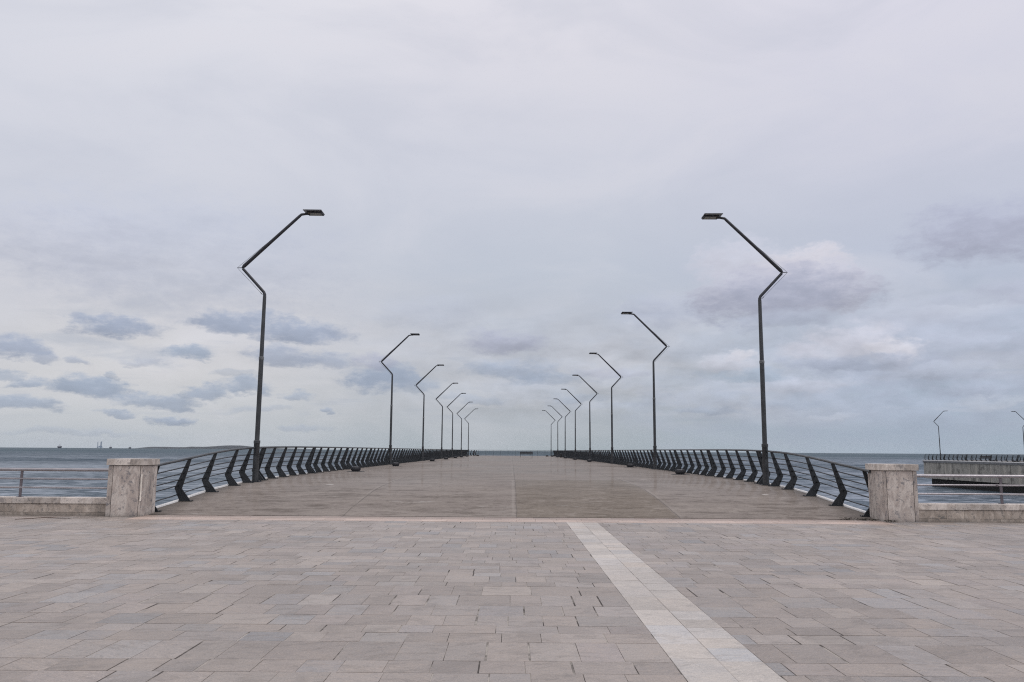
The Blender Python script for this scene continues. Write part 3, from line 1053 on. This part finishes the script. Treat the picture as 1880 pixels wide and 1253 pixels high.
LY_L = [27.0, 56.9, 77.7, 98.8, 116.5, 137.5, 160.0]
LY_R = [27.1, 47.4, 67.5, 87.2, 107.3, 127.5, 147.5, 164.5]
ORD = ['nearest', 'second', 'third', 'fourth', 'fifth', 'sixth', 'seventh', 'eighth']
protoL, protoR = make_lamp(-1), make_lamp(1)
for side, ysl, proto in ((-1, LY_L, protoL), (1, LY_R, protoR)):
    for i, y in enumerate(ysl):
        o = proto if i == 0 else copy_tree(proto)
        o.location = (side * (8.15 if y > 161 else (8.47 if side > 0 and 40 < y < 70 else 8.55)), y, zdeck(y))
        o.rotation_euler = (random.uniform(-.004, .004), random.uniform(-.003, .003), random.uniform(-0.05, 0.05))
        sn = 'left' if side < 0 else 'right'
        if i == 0:
            lb = 'zigzag dark grey lamp post nearest the camera on the %s side of the pier' % sn
        elif i == len(ysl) - 1:
            lb = 'farthest and smallest zigzag lamp post in the %s row on the long pier' % sn
        else:
            lb = 'zigzag lamp post, %s from the entrance in the %s row on the long pier' % (ORD[i], sn)
        tag(o, lb, 'lamp post', 'zigzag lamp posts')
for side, proto, px_ in ((-1, protoL, P2X - 7.5), (1, protoR, P2X + 9.15 - 0.7)):
    o = copy_tree(proto)
    o.location = (px_, 152.0, P2Z)
    o.rotation_euler = (0, 0.006 * side, 0)
    tag(o, 'distant zigzag lamp post on the right-hand concrete pier, the %s one of its pair' % ('left' if side < 0 else 'right'), 'lamp post', 'zigzag lamp posts')


# ------------------------------------------------------------------ low black ground fixtures
def make_fixture():
    t_ = empty('ground_lamp')
    bm = bmesh.new()
    lathe(bm, [(0.43, 0.0), (0.42, 0.012), (0.24, 0.022), (0.20, 0.022)], 24)
    link('base_plate', bm, M_black, t_)
    bm = bmesh.new()
    lathe(bm, [(0.185, 0.02), (0.20, 0.05), (0.215, 0.11), (0.21, 0.17), (0.185, 0.215), (0.12, 0.235), (0.03, 0.24)], 24)
    for k in range(24):                                   # cooling ribs
        a = 2 * pi * k / 24
        c_, s_ = cos(a), sin(a)
        tube(bm, [(0.205 * c_, 0.205 * s_, 0.06), (0.222 * c_, 0.222 * s_, 0.115), (0.216 * c_, 0.216 * s_, 0.17), (0.19 * c_, 0.19 * s_, 0.215)], 0.011, 5)
    link('housing', bm, M_fix, t_, smooth=True)
    return t_


FX = make_fixture()
FL = [(-7.35, 38.2), (-7.3, 51.0), (-7.3, 74.5), (-7.3, 90.2), (-7.35, 106.0), (-7.4, 120.0), (-7.4, 135.0), (-6.3, 152.0)]
FR = [(7.75, 37.0), (7.75, 52.5), (7.6, 78.2), (7.6, 95.8), (7.6, 112.8), (7.6, 132.5), (7.5, 147.0), (6.7, 150.0)]
k = 0
for sn, lst in (('left', FL), ('right', FR)):
    for i, (x, y) in enumerate(lst):
        o = FX if k == 0 else copy_tree(FX)
        k += 1
        o.location = (x, y, zdeck(y) + 0.001)
        o.rotation_euler = (0, 0, random.random())
        if i == 0:
            lb = 'low round black ground lamp nearest the camera beside the %s railing' % sn
        elif sn == 'right' and i == 7:
            lb = 'tiny black ground lamp standing clear of the right railing at the pier end'
        else:
            lb = 'low round black ground lamp, %s from the entrance beside the %s railing' % (ORD[i], sn)
        tag(o, lb, 'ground lamp', 'low black ground lamps on the deck')
for x, y, lb in ((P2X - 5.4, 133.0, 'low black ground lamp on the right-hand pier near its second lamp post'),
                 (P2X - 5.0, 139.5, 'low black ground lamp on the right-hand pier beside the bench')):
    o = copy_tree(FX)
    o.location = (x, y, P2Z + 0.001)
    tag(o, lb, 'ground lamp', 'low black ground lamps on the deck')


# ------------------------------------------------------------------ benches, bin
def make_bench():
    t_ = empty('bench')
    bm = bmesh.new()
    for k in range(5):
        bbox(bm, -1.05, 1.05, -0.22 + k * 0.095, -0.14 + k * 0.095, 0.43, 0.465, bevel=0.005)
    link('seat', bm, M_bench, t_)
    bm = bmesh.new()
    for k in range(4):
        y_ = -0.25 - k * 0.02
        bbox(bm, -1.05, 1.05, y_ - 0.03, y_, 0.50 + k * 0.10, 0.585 + k * 0.10, bevel=0.005)
    link('backrest', bm, M_bench, t_)
    for s_ in (-1, 1):
        bm = bmesh.new()
        x_ = s_ * 0.95
        tube(bm, [(x_, 0.22, 0.0), (x_, 0.20, 0.42), (x_, -0.22, 0.42), (x_, -0.24, 0.0)], 0.028, 8)
        tube(bm, [(x_, -0.22, 0.42), (x_, -0.30, 0.88)], 0.026, 8)
        link('leg', bm, M_rail, t_, smooth=True)
    return t_


B0 = make_bench()
B0.location = (2.5, 133.0, zdeck(133))
B0.rotation_euler = (0, 0, 0)
tag(B0, 'dark slatted bench standing alone near the middle of the pier far end', 'bench', 'dark slatted benches')
b = copy_tree(B0)
b.location = (-7.0, 157.5, zdeck(157))
b.rotation_euler = (0, 0, -pi / 2 + 0.2)
tag(b, 'dark bench seen end-on by the far left corner of the long pier', 'bench', 'dark slatted benches')
b = copy_tree(B0)
b.location = (P2X - 5.3, 141.5, P2Z)
tag(b, 'dark bench behind the railing on the right-hand concrete pier', 'bench', 'dark slatted benches')

bn = empty('litter_bin', (8.05, 130.0, zdeck(130)))
bm = bmesh.new()
lathe(bm, [(0.17, 0.0), (0.19, 0.04), (0.20, 0.52), (0.19, 0.56)], 16)
link('bucket', bm, M_black, bn, smooth=True)
bm = bmesh.new()
lathe(bm, [(0.205, 0.56), (0.21, 0.59), (0.12, 0.63), (0.02, 0.64)], 16)
link('lid', bm, M_black, bn, smooth=True)
tag(bn, 'small black litter bin beside the right railing near the pier end', 'bin')


# ------------------------------------------------------------------ stone pillars at the pier mouth
def panels(bm, segs, fixed, axis, z0, z1, th=0.012, gap=0.006):
    """thin stone facings on one face; segs run along the other horizontal axis"""
    a_prev = segs[0]
    for a in segs[1:]:
        lo, hi = a_prev + gap, a - gap
        if axis == 'y-':
            bbox(bm, lo, hi, fixed - th, fixed + 0.02, z0, z1)
        elif axis == 'y+':
            bbox(bm, lo, hi, fixed - 0.02, fixed + th, z0, z1)
        elif axis == 'x+':
            bbox(bm, fixed - 0.02, fixed + th, lo, hi, z0, z1)
        else:
            bbox(bm, fixed - th, fixed + 0.02, lo, hi, z0, z1)
        a_prev = a


def pillar(side, label):
    shf = -0.03 if side > 0 else 0.0
    X0, X1 = sorted((side * 8.715 - shf * 2.4, side * 9.525 - shf * 2.4))
    Y0, Y1 = 19.09, 19.90
    t_ = empty('stone_pillar', ((X0 + X1) / 2, (Y0 + Y1) / 2, 0))
    cx, cy = (X0 + X1) / 2, (Y0 + Y1) / 2
    hx, hy = (X1 - X0) / 2, (Y1 - Y0) / 2
    bm = bmesh.new()
    bbox(bm, -hx + 0.012, hx - 0.012, -hy + 0.012, hy - 0.012, -0.02, 1.185)
    link('core', bm, M_core, t_)
    bm = bmesh.new()
    # inner edge first: narrow corner strip, main panel, narrow outer strip
    w1, w2 = (0.05, 0.115) if side < 0 else (0.05, 0.10)
    fr = sorted([side * v - 0 for v in (-hx, -hx + w1, hx - w2, hx)]) if False else None
    if side < 0:
        fs = [-hx, -hx + w2, hx - w1, hx]
    else:
        fs = [-hx, -hx + w1 + 0.03, hx - w2, hx]
    panels(bm, fs, -hy + 0.012, 'y-', 0.0, 1.178)
    panels(bm, [-hx, -hx + 0.3, hx], hy - 0.012, 'y+', 0.0, 1.178)
    panels(bm, [-hy + 0.004, 0.55 * hy, hy - 0.004] if side < 0 else [-hy + 0.004, -hy + 0.55, hy - 0.12, hy - 0.004], hx - 0.012, 'x+', 0.0, 1.178)
    panels(bm, [-hy + 0.004, -hy + 0.42, hy - 0.10, hy - 0.004], -hx + 0.012, 'x-', 0.0, 1.178)
    link('cladding', bm, M_stone, t_)
    bm = bmesh.new()
    e = 0.035
    sx_ = hx * 0.3 * (1 if side < 0 else -1)
    bbox(bm, -hx - e, sx_ - 0.002, -hy - e, hy + e, 1.19, 1.338, bevel=0.007)
    bbox(bm, sx_ + 0.002, hx + e, -hy - e, hy + e, 1.19, 1.338, bevel=0.007)
    link('cap', bm, M_cope, t_)
    t_.location = (cx, cy, 0)
    tag(t_, label, 'pillar', 'stone pillars flanking the pier entrance')


pillar(-1, 'square granite pillar at the left of the pier entrance, pale chipped corner')
pillar(1, 'square granite pillar at the right of the pier entrance, dry leaves at its foot')
# the pale lath of bare mortar on the left pillar's corner
bm = bmesh.new()
bbox(bm, -0.020, 0.006, -0.006, 0.008, 0.36, 0.98)
o = link('mortar_strip', bm, plain('bare mortar', (0.80, 0.74, 0.66), 0.9))
for ob in COL.objects:
    if ob.name == 'stone_pillar':
        o.parent = ob
        o.location = (0.405, -0.405, 0)


# ------------------------------------------------------------------ low sea walls with steel rails
def low_wall(side, label):
    yf = 19.31 if side < 0 else 19.20
    t_ = empty('low_wall', (side * 9.6, yf, 0))
    XE = 40.0
    L0, L1 = 9.50 - 9.6, XE - 9.6
    bm = bmesh.new()
    a, b_ = sorted((side * (L0 + 0.06), side * L1))
    bbox(bm, a, b_, 0.012, 0.36, -0.02, 0.272)
    link('core', bm, M_core, t_)
    bm = bmesh.new()
    x = 0.0 - 0.04
    while x < L1:
        wd = random.choice((0.42, 0.52, 0.70, 0.74, 0.90))
        p0, p1 = sorted((side * (x + 0.0025), side * (x + wd - 0.0025)))
        bbox(bm, p0, p1, 0.0, 0.03, 0.072, 0.268)
        x += wd
    x = -0.04
    while x < L1:
        wd = random.choice((0.8, 1.0, 1.2))
        p0, p1 = sorted((side * (x + 0.0025), side * (x + wd - 0.0025)))
        bbox(bm, p0, p1, 0.002, 0.03, 0.0, 0.067)
        x += wd
    link('cladding', bm, M_wallst, t_)
    bm = bmesh.new()
    x = -0.04
    while x < L1:
        wd = random.choice((0.95, 1.15, 1.35))
        p0, p1 = sorted((side * (x + 0.002), side * (x + wd - 0.002)))
        bbox(bm, p0, p1, -0.025, 0.40, 0.275, 0.412, bevel=0.006)
        x += wd
    link('coping', bm, M_cope, t_)
    tag(t_, label, 'wall', 'low stone walls along the sea edge')
    # rails on top
    r = empty('steel_railing', (side * 9.6, yf + 0.20, 0.412))
    for (z, rad) in ((0.65, 0.040), (0.435, 0.021), (0.225, 0.021)):
        bm = bmesh.new()
        tube(bm, [(side * -0.06, 0, z), (side * (XE - 9.6), 0, z)], rad, 14)
        link('handrail' if rad > 0.03 else 'bar', bm, M_steel, r, smooth=True)
    k_ = 0
    x = (11.81 if side < 0 else 11.75) - 9.6
    while x < XE - 9.6:
        bm = bmesh.new()
        bbox(bm, side * x - 0.030, side * x + 0.030, -0.012, 0.012, 0.0, 0.62, bevel=0.003)
        bbox(bm, side * x - 0.06, side * x + 0.06, -0.05, 0.05, 0.0, 0.010)
        o = link('post', bm, M_steelpost, r)
        x += 2.45
    if side > 0:
        bm = bmesh.new()
        xx = 11.75 - 9.6 - 0.10
        tube(bm, [(xx - 0.022, 0, 0.435), (xx + 0.022, 0, 0.435)], 0.034, 14)
        link('clamp', bm, M_steelpost, r, smooth=True)
    tag(r, 'brushed steel tube railing on the low stone wall left of the pier entrance' if side < 0 else
        'brushed steel tube railing with a ring clamp on the low wall at the right', 'railing', 'steel tube railings on the low walls')


low_wall(-1, 'low granite wall with thick coping running left from the left pillar')
low_wall(1, 'low granite wall with thick coping running right from the right pillar')


# ------------------------------------------------------------------ litter on the paving
bm = bmesh.new()
tube(bm, [(-11.0, 18.06, 0.010), (-10.75, 18.30, 0.014), (-10.52, 18.47, 0.022), (-10.2, 18.42, 0.012), (-9.95, 18.40, 0.010)],
     [0.006, 0.009, 0.009, 0.007, 0.004], 6)
tube(bm, [(-10.52, 18.47, 0.02), (-10.40, 18.55, 0.012)], [0.006, 0.003], 5)
tag(link('twig', bm, plain('brown bark', (0.09, 0.055, 0.045), 0.9)), 'thin brown bent twig lying on the paving before the left wall', 'twig')

M_leaf = plain('dry weed', (0.045, 0.042, 0.03), 0.9, 0.4, 20)
bm = bmesh.new()
rs = random.Random(3)
for k in range(170):
    u = rs.random()
    x = 7.95 + u * 1.0 + rs.gauss(0, 0.05)
    y = 19.55 - u * 0.35 + rs.gauss(0, 0.06)
    if x > 8.70: y = 18.98 - rs.random() * 0.08
    z = zdeck(max(y, 19.6)) * (1 if y > 19.6 else 0) + 0.012 + rs.random() * 0.035
    a = rs.random() * pi
    l, wv = rs.uniform(0.02, 0.06), rs.uniform(0.008, 0.02)
    dx_, dy_ = cos(a) * l, sin(a) * l
    nx_, ny_ = -sin(a) * wv, cos(a) * wv
    q = [(x - dx_, y - dy_, z), (x + nx_, y + ny_, z + 0.01), (x + dx_, y + dy_, z + rs.uniform(-.005, .02)), (x - nx_, y - ny_, z + 0.004)]
    bm.faces.new([bm.verts.new(v) for v in q])
tag(link('dry_weeds', bm, M_leaf), kind='stuff', label='dark dry weeds and leaves gathered at the foot of the right pillar', cat='weeds')


# ------------------------------------------------------------------ far things on the left horizon
def at_far(px, Y):
    """ground position on the sea below a bearing"""
    dd = photo_dir(px, 822.0)
    return dd.x / dd.y * Y


def ship(px, Y, L, H, label, style):
    L, H = L * 1.08, H * 1.08
    x = at_far(px, Y)
    t_ = empty('ship', (x, Y, SEA_Z))
    bm = bmesh.new()
    n = 9
    rows = []
    for z, k in ((-1.0, 0.86), (H * 0.42, 1.0)):
        row = []
        for i in range(n):
            u = -1 + 2 * i / (n - 1)
            row.append((u * L / 2 * k, (1 - abs(u) ** 3) * L * 0.13, z + (abs(u) ** 3) * H * 0.10))
        rows.append([bm.verts.new(q) for q in row] + [bm.verts.new((q[0], -q[1], q[2])) for q in row[::-1][1:-1]])
    m = len(rows[0])
    for k in range(m):
        bm.faces.new((rows[0][k], rows[0][(k + 1) % m], rows[1][(k + 1) % m], rows[1][k]))
    bm.faces.new(rows[1])
    link('hull', bm, M_hull, t_)
    bm = bmesh.new()
    if style == 0:
        bbox(bm, -L * .34, L * .30, -L * .08, L * .08, H * .42, H * .62)
        bbox(bm, -L * .22, L * .20, -L * .07, L * .07, H * .64, H * .80)
        bbox(bm, -L * .26, L * .24, -L * .08, L * .08, H * .82, H * .86)
    elif style == 1:
        bbox(bm, -L * .3, L * .3, -L * .08, L * .08, H * .3, H * .62)
        bbox(bm, -L * .2, L * .22, -L * .06, L * .06, H * .62, H * .86)
    else:
        bbox(bm, -L * .28, L * .22, -L * .08, L * .08, H * .3, H * .5)
        bbox(bm, -L * .14, L * .14, -L * .06, L * .06, H * .5, H * .72)
    link('deckhouse', bm, M_super if style < 2 else M_hull, t_)
    bm = bmesh.new()
    tube(bm, [(0, 0, H * .6), (0, 0, H)], L * 0.018, 6)
    tube(bm, [(-L * .08, 0, H * .9), (L * .08, 0, H * .9)], L * 0.01, 6)
    link('mast', bm, M_hull, t_)
    tag(t_, label, 'ship', 'small ships on the horizon')


ship(109.3, 6000, 32, 27, 'dark-hulled ship with pale deckhouse on the horizon, leftmost and largest ship', 0)
ship(203.0, 6000, 19, 21, 'narrow end-on ship on the horizon just right of the drilling rig', 1)
ship(238.6, 6000, 20, 16, 'small dark boat on the horizon nearest the low island', 2)

rx_ = at_far(183.0, 8200)
rig = empty('drilling_rig', (rx_, 8200, SEA_Z))
bm = bmesh.new()
bbox(bm, -22, 22, -16, 16, 6, 14)
bbox(bm, -8, 18, -10, 10, 14, 21)
link('platform', bm, M_rig, rig)
for (lx, ly, hh) in ((-18, -6, 68), (5, 10, 64), (20, -6, 72)):
    bm = bmesh.new()
    q = 3.2
    cs = [(lx + q * cos(a), ly + q * sin(a)) for a in (pi / 2, pi / 2 + 2.094, pi / 2 + 4.188)]
    for cx_, cy_ in cs:
        tube(bm, [(cx_, cy_, -2), (cx_, cy_, hh)], 1.25, 5)
    z = 2
    while z < hh - 6:
        for i in range(3):
            a_, b_ = cs[i], cs[(i + 1) % 3]
            tube(bm, [(a_[0], a_[1], z), (b_[0], b_[1], z + 6)], 0.7, 4)
        z += 6
    link('leg', bm, M_rig, rig)
bm = bmesh.new()
tube(bm, [(4, 0, 20), (8, 0, 36)], 1.1, 6)
tube(bm, [(-4, 0, 20), (2, 0, 30)], 0.9, 6)
link('crane', bm, M_rig, rig)
tag(rig, 'faint blue three-legged drilling rig on the horizon between two ships', 'rig')

# low island
bm = bmesh.new()
ID = 8600
prof = [(262, 0), (270, 1.6), (280, 2.7), (300, 2.7), (325, 2.3), (342, 2.2), (352, 3.2), (372, 3.1), (395, 3.9), (412, 4.8), (424, 5.2), (440, 4.9), (455, 4.0),
        (470, 3.0), (490, 2.3), (520, 1.6), (560, 1.0), (600, 0)]
K = ID / 1463.0 * 1.28
xs = []
for (a, ha), (b_, hb_) in zip(prof, prof[1:]):
    for k in range(6):
        u = k / 6
        xs.append((a + (b_ - a) * u, ha + (hb_ - ha) * u))
xs.append(prof[-1])
rows = []
for j, sh in enumerate((0, 0.55, 0.85, 1.0, 0.9, 0.6, 0)):
    row = []
    for px_, hh in xs:
        nz = mnoise.noise(Vector((px_ * 0.05, j * 0.9, 0.3)))
        row.append(bm.verts.new((at_far(px_, ID) + 0, ID + (j - 3) * 90 + nz * 25, SEA_Z - 0.5 + (hh * K * sh) * (1 + 0.10 * nz))))
    rows.append(row)
for A_, B_ in zip(rows, rows[1:]):
    for k in range(len(A_) - 1):
        bm.faces.new((A_[k], A_[k + 1], B_[k + 1], B_[k]))
tag(link('island_hills', bm, M_isl, smooth=True), kind='structure')

# ------------------------------------------------------------------ sea air
HAZE = True
if HAZE:
    bm = bmesh.new()
    bbox(bm, -9900, 9900, -9900, 9900, -8.0, 110.0)
    me = bpy.data.meshes.new('haze')
    bm.to_mesh(me)
    bm.free()
    hz = bpy.data.objects.new('haze', me)
    COL.objects.link(hz)
    m = bpy.data.materials.new('sea haze')
    m.use_nodes = True
    m.node_tree.nodes.clear()
    h = NT(m.node_tree)
    v = h.n('ShaderNodeVolumePrincipled')
    v.inputs['Color'].default_value = (0.90, 0.93, 0.96, 1)
    v.inputs['Density'].default_value = 1.3e-5
    ou = h.n('ShaderNodeOutputMaterial')
    m.node_tree.links.new(v.outputs[0], ou.inputs['Volume'])
    me.materials.append(m)
    hz['kind'] = 'stuff'
